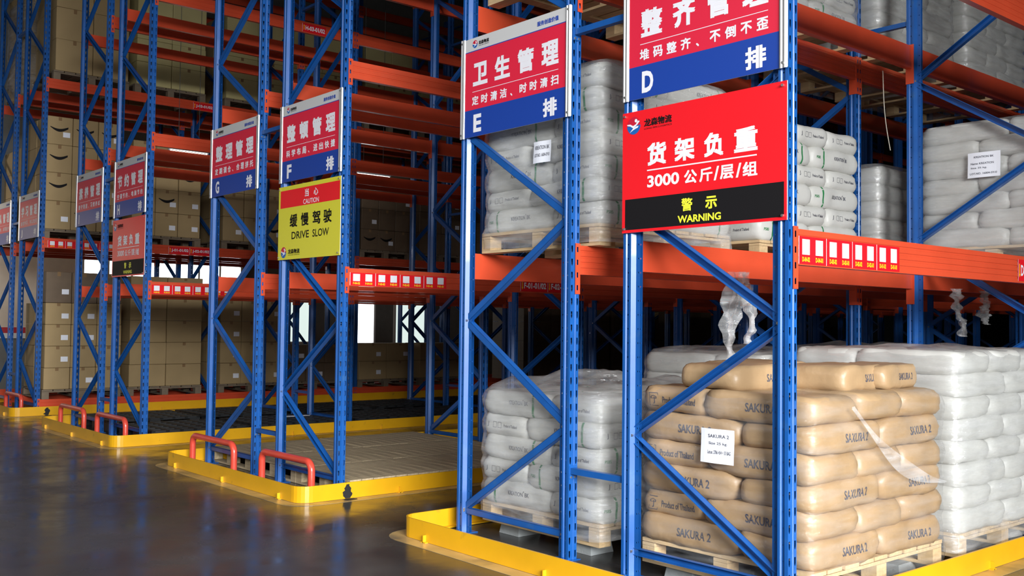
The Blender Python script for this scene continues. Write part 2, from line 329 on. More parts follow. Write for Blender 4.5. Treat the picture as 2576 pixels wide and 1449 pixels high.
_bc = {}
def beam_meshes(L, h, hc, s, ribs):
    """beam body + two connectors; y = s * inward"""
    k = (L, h, hc, s, ribs)
    if k in _bc: return _bc[k]
    X0 = RW + .004; X1 = L - .004
    # front profile from top to bottom (y inward, z)
    pr = [(.045, 0.0), (0.0, 0.0)]
    nr = 4 if ribs else 2
    for i in range(nr):
        zc = -h * (i + 1) / (nr + 1)
        pr += [(0.0, zc + .008), (.0035, zc + .004), (.0035, zc - .004), (0.0, zc - .008)]
    pr += [(0.0, -h), (.045, -h)]
    mb = MB(); n = len(pr)
    vs = [(X0, s * a, z) for a, z in pr] + [(X1, s * a, z) for a, z in pr]
    fs = [((i, (i + 1) % n, n + (i + 1) % n, n + i)) for i in range(n)]
    mb.add(vs, fs); body = recalc(mb.mesh('rack_beam', ORANGE))
    def conn(side):
        c = MB(); t = .004; top = .012; bot = top - hc
        xa, xb = (RW - .034, RW + .002) if side == 'l' else (L - .002, L + .034)
        # face plate with hook slots
        ns = 4 if hc > .25 else 3; segs = []
        zs = [top - hc * (i + .5) / ns for i in range(ns)]
        yy = -s * .004
        xm0, xm1 = ((xa + .010, xa + .022) if side == 'l' else (xb - .022, xb - .010))
        z = top
        for zc in zs:
            c.add([(xa, yy, z), (xb, yy, z), (xb, yy, zc + .016), (xa, yy, zc + .016)], [(0, 1, 2, 3)])
            c.add([(xa, yy, zc + .016), (xm0, yy, zc + .016), (xm0, yy, zc - .016), (xa, yy, zc - .016)], [(0, 1, 2, 3)])
            c.add([(xm1, yy, zc + .016), (xb, yy, zc + .016), (xb, yy, zc - .016), (xm1, yy, zc - .016)], [(0, 1, 2, 3)])
            z = zc - .016
        c.add([(xa, yy, z), (xb, yy, z), (xb, yy, bot), (xa, yy, bot)], [(0, 1, 2, 3)])
        xx = RW + .002 if side == 'l' else L - .002
        c.box(min(xx, xx + (t if side == 'l' else -t)), max(xx, xx + (t if side == 'l' else -t)), min(-s * .004, s * .062), max(-s * .004, s * .062), bot, top)
        xe = xa if side == 'l' else xb
        c.add([(xe, yy, top), (xe, yy, bot), (xe, -s * .0005, bot), (xe, -s * .0005, top)], [(0, 1, 2, 3)])
        c.add([(xa, yy, top), (xb, yy, top), (xb, -s * .0005, top), (xa, -s * .0005, top)], [(0, 1, 2, 3)])
        return c.mesh('beam_connector', ORANGE)
    _bc[k] = (body, conn('l'), conn('r')); return _bc[k]

ORD = ['first', 'second', 'third', 'fourth', 'fifth', 'sixth', 'seventh', 'eighth', 'ninth']
RACK = {}
PHR = {'D': 'its end carrying the big red load board', 'E': 'behind row D, joined to it by short spacers',
       'F': 'across the aisle, its end carrying the yellow board', 'G': 'back to back with the rack of the yellow board',
       'H': 'its end carrying a small shaded red board', 'I': 'back to back behind row H with narrow sign',
       'J': 'loaded with cardboard cartons, low beam near floor', 'K': 'last one, behind the carton rack'}
for row, (L, nb, levels, bh, chh, outer) in ROWS.items():
    lo, hi = Yp[row + '0'], Yp[row + '1']; d = hi - lo
    R = thing('pallet_rack', 'pallet rack of row %s, %s' % (row, PHR[row]), 'rack', (0, lo, 0), 'pallet racks in rows'); RACK[row] = R
    brs, bolts = brace_meshes(row, d)
    for i in range(nb + 1):
        det = i <= 2 if row not in 'JK' else i <= 1
        fr = obj('upright_frame', None, R, (i * L, 0, 0))
        obj('post', POST[(1, det)], fr); obj('post', POST[(-1, det)], fr, (0, d, 0))
        obj('foot_plate', FOOT[1], fr); obj('foot_plate', FOOT[-1], fr, (0, d, 0))
        for b in brs: obj('brace', b, fr)
        if i < 3: o = obj('brace_bolts', bolts, fr); o['kind'] = 'stuff'
    for j, z in enumerate(levels):
        for i in range(nb):
            for s, yy in ((1, 0), (-1, d)):
                if j == 0 and row in 'JK' and s == -1 and row == 'J': pass
                body, cl, cr = beam_meshes(L, bh, chh, s, row in 'DE')
                b = obj('rack_beam', body, R, (i * L, yy, z))
                obj('beam_connector', cl, b); obj('beam_connector', cr, b)
                b['r'] = row
# row spacers
def spacers(a, b, zs, xs):
    y0, y1 = Yp[a + '1'], Yp[b + '0']
    for x in xs:
        for z in zs:
            m = MB(); m.box(.010, .050, -.0, y1 - y0, -.018, .018); m.box(.004, .060, 0.0005, .004, -.05, .03); m.box(.004, .060, y1 - y0 - .004, y1 - y0 - .0005, -.05, .03)
            o = m.build('row_spacer', BLUE, RACK[a], (x, Yp[a + '1'] - Yp[a + '0'], z))
            q = MB()
            for yy in (-.0, y1 - y0 - .008):
                for dx in (.016, .046): q.box(dx - .006, dx + .006, yy, yy + .008, -.044, -.032)
            q.build('spacer_bolt', ZINC, o)
spacers('D', 'E', (.54, 3.21), (0,)); spacers('D', 'E', (.54, 3.83), (3.23, 6.46)); spacers('F', 'G', (.415, 3.17, 5.9), (0, 2.69, 5.38, 8.07)); spacers('H', 'I', (.43, 3.155, 5.9), (0, 2.69, 5.38, 8.07)); spacers('J', 'K', (.55, 2.9, 5.9), (0, 2.69))

# stickers on beams
def beam_sticker(row, z, x0, codes, h):
    R = RACK[row]
    for b in [c for c in R.children if c.name.startswith('rack_beam') and abs(c.location.x) < .01 and abs(c.location.y) < .01 and abs(c.location.z - z) < .01]:
        def fn(u, v, l): return (x0 + u, -.0012 - .0006 * l, -h + v)
        P = Print(fn); pw = .2455; sh = h - .04
        for i in range(4):
            P.rect(i * pw + .004, (i + 1) * pw - .002, .006, sh + .006, STICKER, 1)
            P.rect(i * pw, i * pw + .004, .006, sh + .006, STICKW, 1)
            for j in range(2):
                a = i * pw + .030 + j * .118
                P.rect(a, a + .066, .006 + sh * .34, .006 + sh * .90, STICKW, 2)
                P.text(codes[i * 2 + j], a, a + .066, .006 + sh * .08, .006 + sh * .26, STICKY, .03, 3)
        P.build(b, 'sticker')
def beam_code(row, z, x0, texts, h, up):
    R = RACK[row]
    for b in [c for c in R.children if c.name.startswith('rack_beam') and abs(c.location.x) < .01 and abs(c.location.y) < .01 and abs(c.location.z - z) < .01]:
        def fn(u, v, l): return (x0 + u, -.0012 - .0006 * l, -h + v)
        P = Print(fn); sh = h - .035
        for i, t in enumerate(texts):
            a = i * .345; P.rect(a, a + .34, .012, sh + .012, STICKER, 1); P.rect(a, a + .004, .012, sh + .012, STICKW, 2)
            m0 = .012 + sh * .22; m1 = .012 + sh * .8; c = a + .024
            P.rect(c - .004, c + .004, m0, m1, STICKY, 2)
            if up: P.poly([(c - .010, m1 - .015), (c + .010, m1 - .015), (c, m1 + .008)], STICKY, 3)
            else: P.poly([(c - .010, m0 + .015), (c, m0 - .008), (c + .010, m0 + .015)], STICKY, 3)
            P.text(t, a + .045, a + .325, .012 + sh * .24, .012 + sh * .76, STICKW, .03, 2)
        P.build(b, 'sticker')
def codes(r): return ['%s-0%d-0%d' % (r, a, b) for a in (4, 3, 2, 1) for b in (2, 1)]
beam_sticker('D', 1.908, .085, codes('D'), .178); beam_sticker('F', 1.86, .085, codes('F'), .145); beam_sticker('H', 1.855, .075, codes('H'), .145)
beam_sticker('J', 2.605, .12, codes('J'), .145)
beam_code('D', 1.908, 2.60, ['D-01-01/02'], .178, False)
beam_code('F', 1.86, 1.93, ['F-01-01/02', 'F-02-01/02'], .145, False)
beam_code('H', 3.565, 1.93, ['H-02-01/02'], .145, True)
beam_code('H', 5.255, 1.93, ['H-03-01/02'], .145, True)
beam_code('J', 2.605, 1.93, ['J-01-01/02', 'J-02-01/02'], .145, True)
beam_code('J', 4.975, 2.28, ['J-03-01/02'], .145, True)

# ------------------------------------------------------------------ kerb guards
def guard(name_lab, yA, yB, gx, xend, red=False):
    r = .11; T = .012; H = .132
    pts = [(xend, yA)]
    for k in range(7): a = math.pi * 1.5 - k * math.pi / 12; pts.append((gx + r + r * math.cos(a), yA + r + r * math.sin(a)))
    for k in range(7): a = math.pi - k * math.pi / 12; pts.append((gx + r + r * math.cos(a), yB - r + r * math.sin(a)))
    pts.append((xend, yB))
    def off(dist):
        out = []
        for i, p in enumerate(pts):
            a = Vector(pts[max(i - 1, 0)]); b = Vector(pts[min(i + 1, len(pts) - 1)]); t = (b - a).normalized(); n = Vector((-t.y, t.x))
            out.append((p[0] - n.x * dist, p[1] - n.y * dist))
        return out
    def strip(mb, inner, outer, z0, z1):
        n = len(pts); A = off(inner); B = off(outer)
        vs = [(x, y, z0) for x, y in A] + [(x, y, z0) for x, y in B] + [(x, y, z1) for x, y in A] + [(x, y, z1) for x, y in B]
        fs = []
        for i in range(n - 1): fs += [(i, i + 1, n + i + 1, n + i), (2 * n + i, 3 * n + i, 3 * n + i + 1, 2 * n + i + 1), (i, 2 * n + i, 2 * n + i + 1, i + 1), (n + i, n + i + 1, 3 * n + i + 1, 3 * n + i)]
        mb.add(vs, fs)
    mb = MB(); strip(mb, -T, 0, .004, H); strip(mb, 0, .035, .004, .014)
    me = recalc(mb.mesh('kerb_guard', YELLOW)); g = obj('kerb_guard', me); tag(g, name_lab, 'guard rail', 'yellow kerb guards')
    for i in range(3):  # fixing lugs along the end and the aisle side
        y = yA + .30 + (yB - yA - .6) * (i / 2.0 if yB - yA > 1 else .5)
        q = MB(); q.box(gx - .035, gx, y, y + .008, .002, .050); q.box(gx - .035, gx - .001, y - .02, y + .03, .002, .008); q.build('fixing_lug', YELLOW, g)
    for i in range(4):
        x = .55 + i * 1.3
        q = MB(); q.box(x, x + .008, yA - .035, yA, .002, .050); q.box(x - .02, x + .03, yA - .035, yA - .001, .002, .008); q.build('fixing_lug', YELLOW, g)
    ba = MB(); strip(ba, -.125, .01, .0006, .0022); b = recalc(ba.mesh('dust_reflection_band', BAND)); o = struct(obj('dust_reflection_band_%d' % (len([1 for q in bpy.data.objects if q.name.startswith('dust_reflection_band_')]) + 1), b))  # flat band of dust and painted-in guard reflection on the floor
    return g
guard('yellow steel kerb guard wrapped round the feet of rows D and E', -.133, 2.765, -.365, 9.7)
gFG = guard('yellow kerb guard with a black scorch mark round rows F and G', 4.165, 6.87, -.365, 16.2)
guard('yellow kerb guard around rows H and I with black pallets inside', 8.43, 11.17, -.345, 18.9)
gJK = guard('yellow kerb guard in front of the carton rack', 12.72, 15.5, -.32, 21.6)
# black scorch / scuff patches on the guards
SOOT = mat('soot', (0.012, 0.012, 0.012), 0.8)
def scorch(parent, x, y, seed):
    rr = random.Random(seed); ps = []
    for k in range(26):
        a = k * 2 * math.pi / 26; y2 = y - .0135; rad = (.026 + .034 * rr.random() ** 1.5); zz = .058 + math.sin(a) * .056 * (1 + .25 * rr.random()); ps.append((x + math.cos(a) * rad * (1.15 - zz * 4), y2, max(.005, zz)))
    m = MB(); m.add(ps, [tuple(range(26))]); m.build('scorch_mark', SOOT, parent)
    ps = [(x + math.cos(k * math.pi / 8) * (.05 + .02 * rr.random()), y - .05 + math.sin(k * math.pi / 8) * (.035 + .012 * rr.random()), .0028) for k in range(16)]
    m = MB(); m.add(ps, [tuple(range(16))]); m.build('scorch_mark', SOOT, parent)
scorch(gFG, .06, 4.165, 3); scorch(gJK, .16, 12.72, 5)

# ------------------------------------------------------------------ red hoop barriers
def tube(path, r, n=12):
    mb = MB(); rings = []
    for i, p in enumerate(path):
        p = Vector(p); a = Vector(path[max(i - 1, 0)]); b = Vector(path[min(i + 1, len(path) - 1)]); t = (b - a).normalized()
        u = Vector((1, 0, 0)); w = t.cross(u).normalized()
        rings.append([tuple(p + (u * math.cos(2 * math.pi * k / n) + w * math.sin(2 * math.pi * k / n)) * r) for k in range(n)])
    vs = [v for rg in rings for v in rg]; fs = []
    for i in range(len(path) - 1):
        for k in range(n): fs.append((i * n + k, i * n + (k + 1) % n, (i + 1) * n + (k + 1) % n, (i + 1) * n + k))
    mb.add(vs, fs); return mb
def hoop(y0, y1, zt, lab):
    r = .030; R = .075; x = -.15
    path = [(x, y0, .006), (x, y0, .1), (x, y0, zt - R)]
    path += [(x, y0 + R - R * math.cos(a), zt - R + R * math.sin(a)) for a in [k * math.pi / 12 for k in range(1, 7)]]
    path += [(x, y1 - R + R * math.sin(a), zt - R + R * math.cos(a)) for a in [k * math.pi / 12 for k in range(0, 7)]]
    path += [(x, y1, .1), (x, y1, .006)]
    me = recalc(tube(path, r).mesh('hoop_barrier', REDPIPE, True)); o = tag(obj('hoop_barrier', me), lab, 'barrier', 'red hoop barriers at rack ends')
    for yy in (y0, y1):
        q = MB(); q.box(x - .055, x + .055, yy - .055, yy + .055, .001, .007); q.build('base_plate', REDPIPE, o)
hoop(4.37, 5.24, .285, 'red pipe hoop barrier in front of the row F end post')
hoop(5.80, 6.73, .285, 'red pipe hoop barrier in front of the row G end post')
hoop(8.60, 9.56, .285, 'red pipe hoop barrier in front of row H end')
hoop(10.05, 11.0, .285, 'red pipe hoop barrier in front of row I end')
hoop(12.88, 13.72, .285, 'last red pipe hoop barrier, in front of row J')

# ------------------------------------------------------------------ signs
def logo(P, uc, vc, r, blk):
    """round emblem: red top, blue bottom, white figure"""
    up = [(uc + r * math.cos(a), vc + r * .98 * math.sin(a)) for a in [math.pi * k / 14 for k in range(15)]]
    dn = [(uc + r * math.cos(a), vc + r * .98 * math.sin(a)) for a in [math.pi + math.pi * k / 14 for k in range(15)]]
    P.poly(up, LOGOR, 2); P.poly(dn, LOGOB, 2)
    P.poly([(uc + r * .34 + r * .2 * math.cos(a), vc + r * .52 + r * .2 * math.sin(a)) for a in [math.pi * k / 6 for k in range(12)]], LETTER, 4)
    sw = [(-.98, .22), (-.5, .2), (-.1, -.02), (.3, .12), (.62, .5), (.9, .42), (.6, .12), (.28, -.12), (-.05, -.3), (-.5, -.02), (-.97, .1)]
    for i in range(5):
        a, b, c, d_ = sw[i], sw[i + 1], sw[9 - i] if i < 5 else sw[5], sw[10 - i]
        P.poly([(uc + r * q[0], vc + r * q[1]) for q in (d_, c, b, a)], LETTER, 4)
    P.poly([(uc + r * q[0], vc + r * q[1]) for q in ((-.6, -.75), (-.1, -.5), (.35, -.35), (.6, -.3), (.75, -.1), (.4, -.12), (-.1, -.3))], LETTER, 4)
def sign_base(name, lab, row, zb, w, h, mats, strips=True):
    yl = Yp[row + '1']; x = -.012
    o = thing(name, lab, 'sign', (x, yl - w / 2, zb), None)
    m = MB(); m.box(0, .005, -w / 2, w / 2, 0, h); b = m.build('board', PAPER if strips is not None else PAPER, o)
    sc = w / 1.1
    def fn(u, v, l): return (-.0004 - .0005 * l, w / 2 - u * sc, v)
    if strips:
        for ya in (w / 2 - .046, -w / 2):
            q = MB(); pr = [(0, 0), (-.006, .003), (-.009, .012), (-.006, .020), (-.006, .026), (-.009, .034), (-.006, .043), (0, .046)]
            vs = [(a, ya + c, zz) for zz in (-.004, h + .004) for a, c in pr]; n = len(pr)
            q.add(vs, [(i, i + 1, n + i + 1, n + i) for i in range(n - 1)] + [tuple(range(n - 1, -1, -1)), tuple(range(n, 2 * n))]); recalc_me = recalc(q.mesh('side_channel', ALU)); obj('side_channel', recalc_me, o)
    for yy in (w / 2 - .022, -w / 2 + .022):
        for zz in (.022, h - .022):
            q = MB(); n = 8; vs = [(-.010 - dx, yy + .007 * math.cos(k * math.pi / 4), zz + .007 * math.sin(k * math.pi / 4)) for dx in (-.009, .003) for k in range(n)]
            q.add(vs, [tuple(range(n, 2 * n))] + [(k, (k + 1) % n, n + (k + 1) % n, n + k) for k in range(n)]); recalc_me = recalc(q.mesh('screw', ZINC)); obj('screw', recalc_me, o)
    return o, fn
def row_sign(row, big, sub, zb, lab):
    w = Yp[row + '1'] - Yp[row + '0']; h = .68
    o, fn = sign_base('row_sign', lab, row, zb, w, h, None); P = Print(fn)
    o['group'] = 'row signs on the rack ends'
    P.rect(.046, 1.054, .592, h, SIGNW, 0); P.rect(.046, 1.054, .586, .592, SIGNB, 0)
    P.rect(.046, 1.054, .186, .586, SIGNR, 0); P.rect(.046, 1.054, 0, .186, SIGNB, 0)
    P.chars(big, .135, .99, .158, .345, .50, LETTER, .045); P.rect(.130, .988, .305, .3085, LETTER, 2)
    P.chars(sub, .128, .99, .070, .214, .277, LETTER, .03)
    P.text(row, .145, .145 + (.085 if row != 'I' else .028), .028, .150, LETTER, .04); P.text('\u6392', .85, .978, .024, .140, LETTER, .04)
    logo(P, .153, .635, .027, False); P.text('\u9f99\u68ee\u7269\u6d41', .192, .303, .624, .650, INK, .03); P.text('LONG SEN LOGISTICS', .192, .303, .613, .620, INK, .01)
    P.text('\u670d\u52a1\u521b\u9020\u4ef7\u503c', .788, .987, .614, .645, LETTERB, .03)
    P.build(o, 'lettering')
row_sign('D', '\u6574\u9f50\u7ba1\u7406', '\u5806\u7801\u6574\u9f50\u3001\u4e0d\u5012\u4e0d\u6b6a', 2.702, 'red and blue row sign lettered D, above the big red load board')
row_sign('E', '\u536b\u751f\u7ba1\u7406', '\u5b9a\u65f6\u6e05\u6d01\u3001\u65f6\u65f6\u6e05\u626b', 2.692, 'red and blue row sign lettered E on a rack end')
row_sign('F', '\u6574\u987f\u7ba1\u7406', '\u79d1\u5b66\u5e03\u5c40\u3001\u8fdb\u51fa\u5feb\u6377', 2.650, 'red and blue row sign lettered F, above the yellow caution board')
row_sign('G', '\u6574\u7406\u7ba1\u7406', '\u5b9a\u671f\u8c03\u4ed3\u3001\u5408\u7406\u62fc\u6258', 2.652, 'red and blue row sign lettered G, beyond the yellow board')
row_sign('H', '\u8282\u7ea6\u7ba1\u7406', '\u7a7a\u8c03\u8282\u7ea6\u3001\u7535\u8111\u8282\u7ea6', 2.652, 'red and blue row sign lettered H, above a smaller red board')
row_sign('I', '\u7d20\u517b\u7ba1\u7406', '\u9075\u5b88\u5236\u5ea6\u3001\u4e60\u60ef\u517b\u6210', 2.642, 'shaded red and blue row sign lettered I, beyond the H sign')
row_sign('J', '\u5b66\u4e60\u7ba1\u7406', '\u7ecf\u5e38\u5b66\u4e60\u3001\u5b66\u4ee5\u81f4\u7528', 2.615, 'small shaded row sign lettered J beside the carton rack')
row_sign('K', '\u56e2\u961f\u7ba1\u7406', '\u56e2\u7ed3\u534f\u4f5c\u3001\u5171\u540c\u8fdb\u6b65', 2.60, 'last small row sign lettered K beyond the J sign')
def load_board(row, zb, lab):
    w = Yp[row + '1'] - Yp[row + '0']; h = .688
    o, fn = sign_base('load_board', lab, row, zb, w, h, None, False); P = Print(fn)
    P.rect(0, 1.1, 0, h, BOARDR, 0); P.rect(.023, 1.083, .016, .190, INK, 1)
    logo(P, .086, .608, .051, True); P.text('\u9f99\u68ee\u7269\u6d41', .165, .366, .590, .634, INK, .03); P.text('LONG SEN LOGISTICS', .166, .366, .574, .583, INK, .01)
    for ch, a, b in (('\u8d27', .188, .328), ('\u67b6', .386, .526), ('\u8d1f', .588, .716), ('\u91cd', .783, .928)): P.text(ch, a, b, .366, .492, LETTER, .04)
    P.rect(.188, .923, .338, .345, LETTER, 2)
    P.text('3000', .190, .420, .244, .311, LETTER, .03)
    for ch, a, b in (('\u516c', .454, .542), ('\u65a4', .558, .645), ('/', .653, .688), ('\u5c42', .694, .781), ('/', .794, .829), ('\u7ec4', .837, .927)): P.text(ch, a, b, .238, .312, LETTER, .03)
    P.text('\u8b66', .437, .513, .092, .162, LETTERY, .02, 3); P.text('\u793a', .599, .675, .092, .158, LETTERY, .035, 3); P.text('WARNING', .411, .701, .030, .070, LETTERY, .03, 3)
    P.build(o, 'lettering')
load_board('D', 1.946, 'large red load limit board with black warning band below the D sign')
load_board('H', 1.93, 'small shaded red load limit board with black band under the H sign')
o, fn = sign_base('caution_board', 'yellow caution board reading DRIVE SLOW with red top panel', 'F', 1.962, 1.068, .648, None, False)
P = Print(fn); P.rect(0, 1.1, 0, .648, SIGNY, 0); P.rect(.035, 1.085, .457, .612, BOARDR, 1)
P.text('\u5f53', .487, .557, .528, .595, LETTER, .02); P.text('\u5fc3', .645, .722, .528, .590, LETTER, .02); P.text('CAUTION', .46, .735, .466, .508, LETTER, .01)
for ch, a in (('\u7f13', .220), ('\u6162', .424), ('\u9a7e', .630), ('\u9a76', .820)): P.text(ch, a, a + .138, .280, .393, INK, .025)
P.text('DRIVE', .257, .572, .174, .238, INK, .012); P.text('SLOW', .634, .915, .174, .238, INK, .012)
logo(P, .110, .064, .050, True); P.text('\u9f99\u68ee\u7269\u6d41', .195, .409, .048, .090, INK, .03); P.text('LONG SEN LOGISTICS', .195, .409, .034, .042, INK, .01)
P.build(o, 'lettering')

# ------------------------------------------------------------------ pallets
_pm = {}
def pallet(x, y, z, sx, sy, wood, lab, nb=9, grp='wooden pallets'):
    k = (sx, sy, wood.name, nb)
    t = thing('wooden_pallet', lab, 'pallet', (x, y, z), grp)
    if k not in _pm:
        gw = .018 if nb < 10 else .008; bw = (sx - gw * (nb - 1)) / nb
        a = MB(); a.box(0, bw, 0, sy, 0, .020); st = MB(); st.box(0, sx, 0, .09, 0, .018); bl = MB(); bl.box(0, .10, 0, .09, 0, .075); bo = MB(); bo.box(0, .10, 0, sy, 0, .018)
        _pm[k] = (a.mesh('deck_board', wood), st.mesh('cross_board', wood), bl.mesh('block', wood), bo.mesh('bottom_board', wood), bw, gw)
    a, st, bl, bo, bw, gw = _pm[k]; rr = random.Random(int(x * 100 + y * 10 + z))
    for i in range(nb):
        q = obj('deck_board', a, t, (i * (bw + gw), rr.uniform(-.006, .006), .118)); q.location.z += rr.uniform(-.0015, .001)
    for yy in (0, sy / 2 - .045, sy - .09):
        obj('cross_board', st, t, (0, yy, .096))
        for xx in (0, sx / 2 - .05, sx - .10): obj('block', bl, t, (xx, yy, .0195))
    for xx in (0, sx / 2 - .05, sx - .10): obj('bottom_board', bo, t, (xx, 0, .001))
    return t
PH = .140

# ------------------------------------------------------------------ bags
BL, BWD, BHT = .66, .44, .142
def bag_shape(seed, sharp):
    nx, ny, nz = 16, 12, 6; bm = bmesh.new(); pts = {}
    def P(a, b, c):
        mx = max(abs(a), abs(b), abs(c)); p = 9.0; s = mx / ((abs(a) ** p + abs(b) ** p + abs(c) ** p) ** (1 / p)); a2, b2, c2 = a * s, b * s, c * (s ** .5)
        ea = abs(a2); pin = max(0, (ea - .72) / .28); zz = c2 * (1 - sharp * pin * pin)
        # gusset fold at the end corners
        yy = b2 * (1 + .035 * (1 - abs(c2)) * pin - .05 * pin * abs(c2))
        x, y, z = a2 * BL / 2, yy * BWD / 2, zz * BHT / 2
        v = Vector((x * 6 + seed * 7.3, y * 6, z * 9)); n1 = noise.noise(v); v2 = Vector((x * 22 + seed * 3.1, y * 22, z * 30)); n2 = noise.noise(v2)
        k = .015 * n1 + .006 * n2
        x += k * .7 * (1 if a > 0 else -1) * abs(a2); y += k * (1 if b > 0 else -1) * abs(b2); z += k * .45 * (1 if c > 0 else -1)
        return (x, y, z)
    def vert(a, b, c):
        key = (round(a, 4), round(b, 4), round(c, 4))
        if key not in pts: pts[key] = bm.verts.new(P(a, b, c))
        return pts[key]
    def lin(n): return [-1 + 2 * i / n for i in range(n + 1)]
    X, Y, Z = lin(nx), lin(ny), lin(nz)
    for c in (-1, 1):
        for i in range(nx):
            for j in range(ny): bm.faces.new([vert(X[i], Y[j], c), vert(X[i + 1], Y[j], c), vert(X[i + 1], Y[j + 1], c), vert(X[i], Y[j + 1], c)])
        for i in range(nx):
            for j in range(nz): bm.faces.new([vert(X[i], c, Z[j]), vert(X[i + 1], c, Z[j]), vert(X[i + 1], c, Z[j + 1]), vert(X[i], c, Z[j + 1])])
        for i in range(ny):
            for j in range(nz): bm.faces.new([vert(c, Y[i], Z[j]), vert(c, Y[i + 1], Z[j]), vert(c, Y[i + 1], Z[j + 1]), vert(c, Y[i], Z[j + 1])])
    bmesh.ops.recalc_face_normals(bm, faces=bm.faces); bvh = BVHTree.FromBMesh(bm)
    return bm, bvh
def project(bvh, o, d, lift=.0016):
    hit = bvh.ray_cast(Vector(o), Vector(d))
    if hit[0] is None: return Vector(o) + Vector(d) * .3
    return hit[0] - Vector(d) * lift
def bag_prints(bvh, kind):
    P = {}
    def put(m, txt, side, uc, w, h, vc=0.0, bold=.02):
        vs, fs, _ = text2d(txt, bold); mb = P.setdefault(m.name, (m, MB()))[1]; out = []
        for a, b in vs:
            u = uc + (a - .5) * w; v = vc + (b - .5) * h
            if side == 'y-': q = project(bvh, (u, -.5, v), (0, 1, 0))
            elif side == 'y+': q = project(bvh, (-u, .5, v), (0, -1, 0))
            elif side == 'x+': q = project(bvh, (.6, u, v), (-1, 0, 0))
            elif side == 'x-': q = project(bvh, (-.6, -u, v), (1, 0, 0))
            out.append(tuple(q))
        mb.add(out, fs)
    def rectframe(m, side, u0, u1, v0, v1, t=.003):
        mb = P.setdefault(m.name, (m, MB()))[1]
        for (a, b, c, d) in ((u0, u1, v0, v0 + t), (u0, u1, v1 - t, v1), (u0, u0 + t, v0, v1), (u1 - t, u1, v0, v1)):
            q = []
            for u, v in ((a, c), (b, c), (b, d), (a, d)):
                if side == 'x+': q.append(tuple(project(bvh, (.6, u, v), (-1, 0, 0))))
                else: q.append(tuple(project(bvh, (-.6, -u, v), (1, 0, 0))))
            mb.add(q, [(0, 1, 2, 3)])
    if kind == 'kraft':
        for s in ('y-', 'y+'): put(BAGINK, 'SAKURA 2', s, .055, .215, .042, .0, .018)
        put(BAGINK, 'Product of Thailand', 'x+', .05, .22, .034, 0, .015)
        for s in ('x+',):
            rectframe(BAGINK, s, -.150, -.090, -.034, .034); put(BAGINK, 'J', s, -.118, .012, .036, -.006, .01); put(BAGINK, '\u2302', s, -.120, .040, .018, .012, .01)
    else:
        for s in ('y-', 'y+'):
            put(BAGINK, 'KREATION', s, .02, .135, .024, .008, .015); put(BAGINK, 'BK', s, .122, .035, .024, .008, .015); put(BAGINK, '\u00ae', s, .095, .010, .010, .024, .01)
        put(GREEN, 'PS85', 'y-', -.25, .05, .018, 0, .02)
        for s in ('x+', 'x-'):
            put(BAGINK, 'Product of Thailand', s, .07, .13, .018, 0, .01); rectframe(BAGINK, s, -.10, -.066, -.017, .017, .002); rectframe(BAGINK, s, -.055, -.021, -.017, .017, .002); put(BAGINK, 'J', s, -.15, .012, .03, 0, .01)
        # green band round one end
        mb = P.setdefault(GREEN.name, (GREEN, MB()))[1]; n = 48; ring = []
        for k in range(n):
            a = 2 * math.pi * k / n; dy, dz = math.cos(a) * BWD, math.sin(a) * BHT
            row_ = []
            for xx in (-.190, -.174):
                d = Vector((0, -dy, -dz)).normalized(); row_.append(tuple(project(bvh, (xx, dy, dz), d)))
            ring.append(row_)
        vs = [v for r_ in ring for v in r_]; mb.add(vs, [(2 * k, 2 * k + 1, 2 * ((k + 1) % n) + 1, 2 * ((k + 1) % n)) for k in range(n)])
    return [(m.name, mb.mesh('bag_print', m)) for m, mb in P.values()]
BAGS = {'kraft': [], 'white': []}
for kind, mt in (('kraft', KRAFT), ('white', WBAG)):
    for sd in range(4):
        bm, bvh = bag_shape(sd + (10 if kind == 'white' else 0), .30 if kind == 'kraft' else .20); me = bpy.data.meshes.new(kind + '_bag'); bm.to_mesh(me); bm.free(); me.materials.append(mt)
        me.polygons.foreach_set('use_smooth', [True] * len(me.polygons)); BAGS[kind].append((me, bag_prints(bvh, kind)))
def bag(kind, cx, cy, cz, rz, sL, sW, sH, lab, grp, rr, prints=True):
    me, pr = BAGS[kind][rr.randrange(4)]
    o = obj('%s_bag' % kind, me, None, (cx + rr.uniform(-.006, .006), cy + rr.uniform(-.006, .006), cz), (rr.uniform(-.012, .012), rr.uniform(-.01, .01), rz + (math.pi if kind == 'white' and rr.random() < .35 else 0) + rr.uniform(-.012, .012)), (sL, sW, sH))
    tag(o, lab, 'bag', grp)
    if prints:
        for nme, pm in pr: obj('bag_print', pm, o)['kind'] = 'stuff'
    return o
LAY = ['bottom', 'second', 'third', 'fourth', 'fifth', 'sixth', 'seventh', 'eighth']
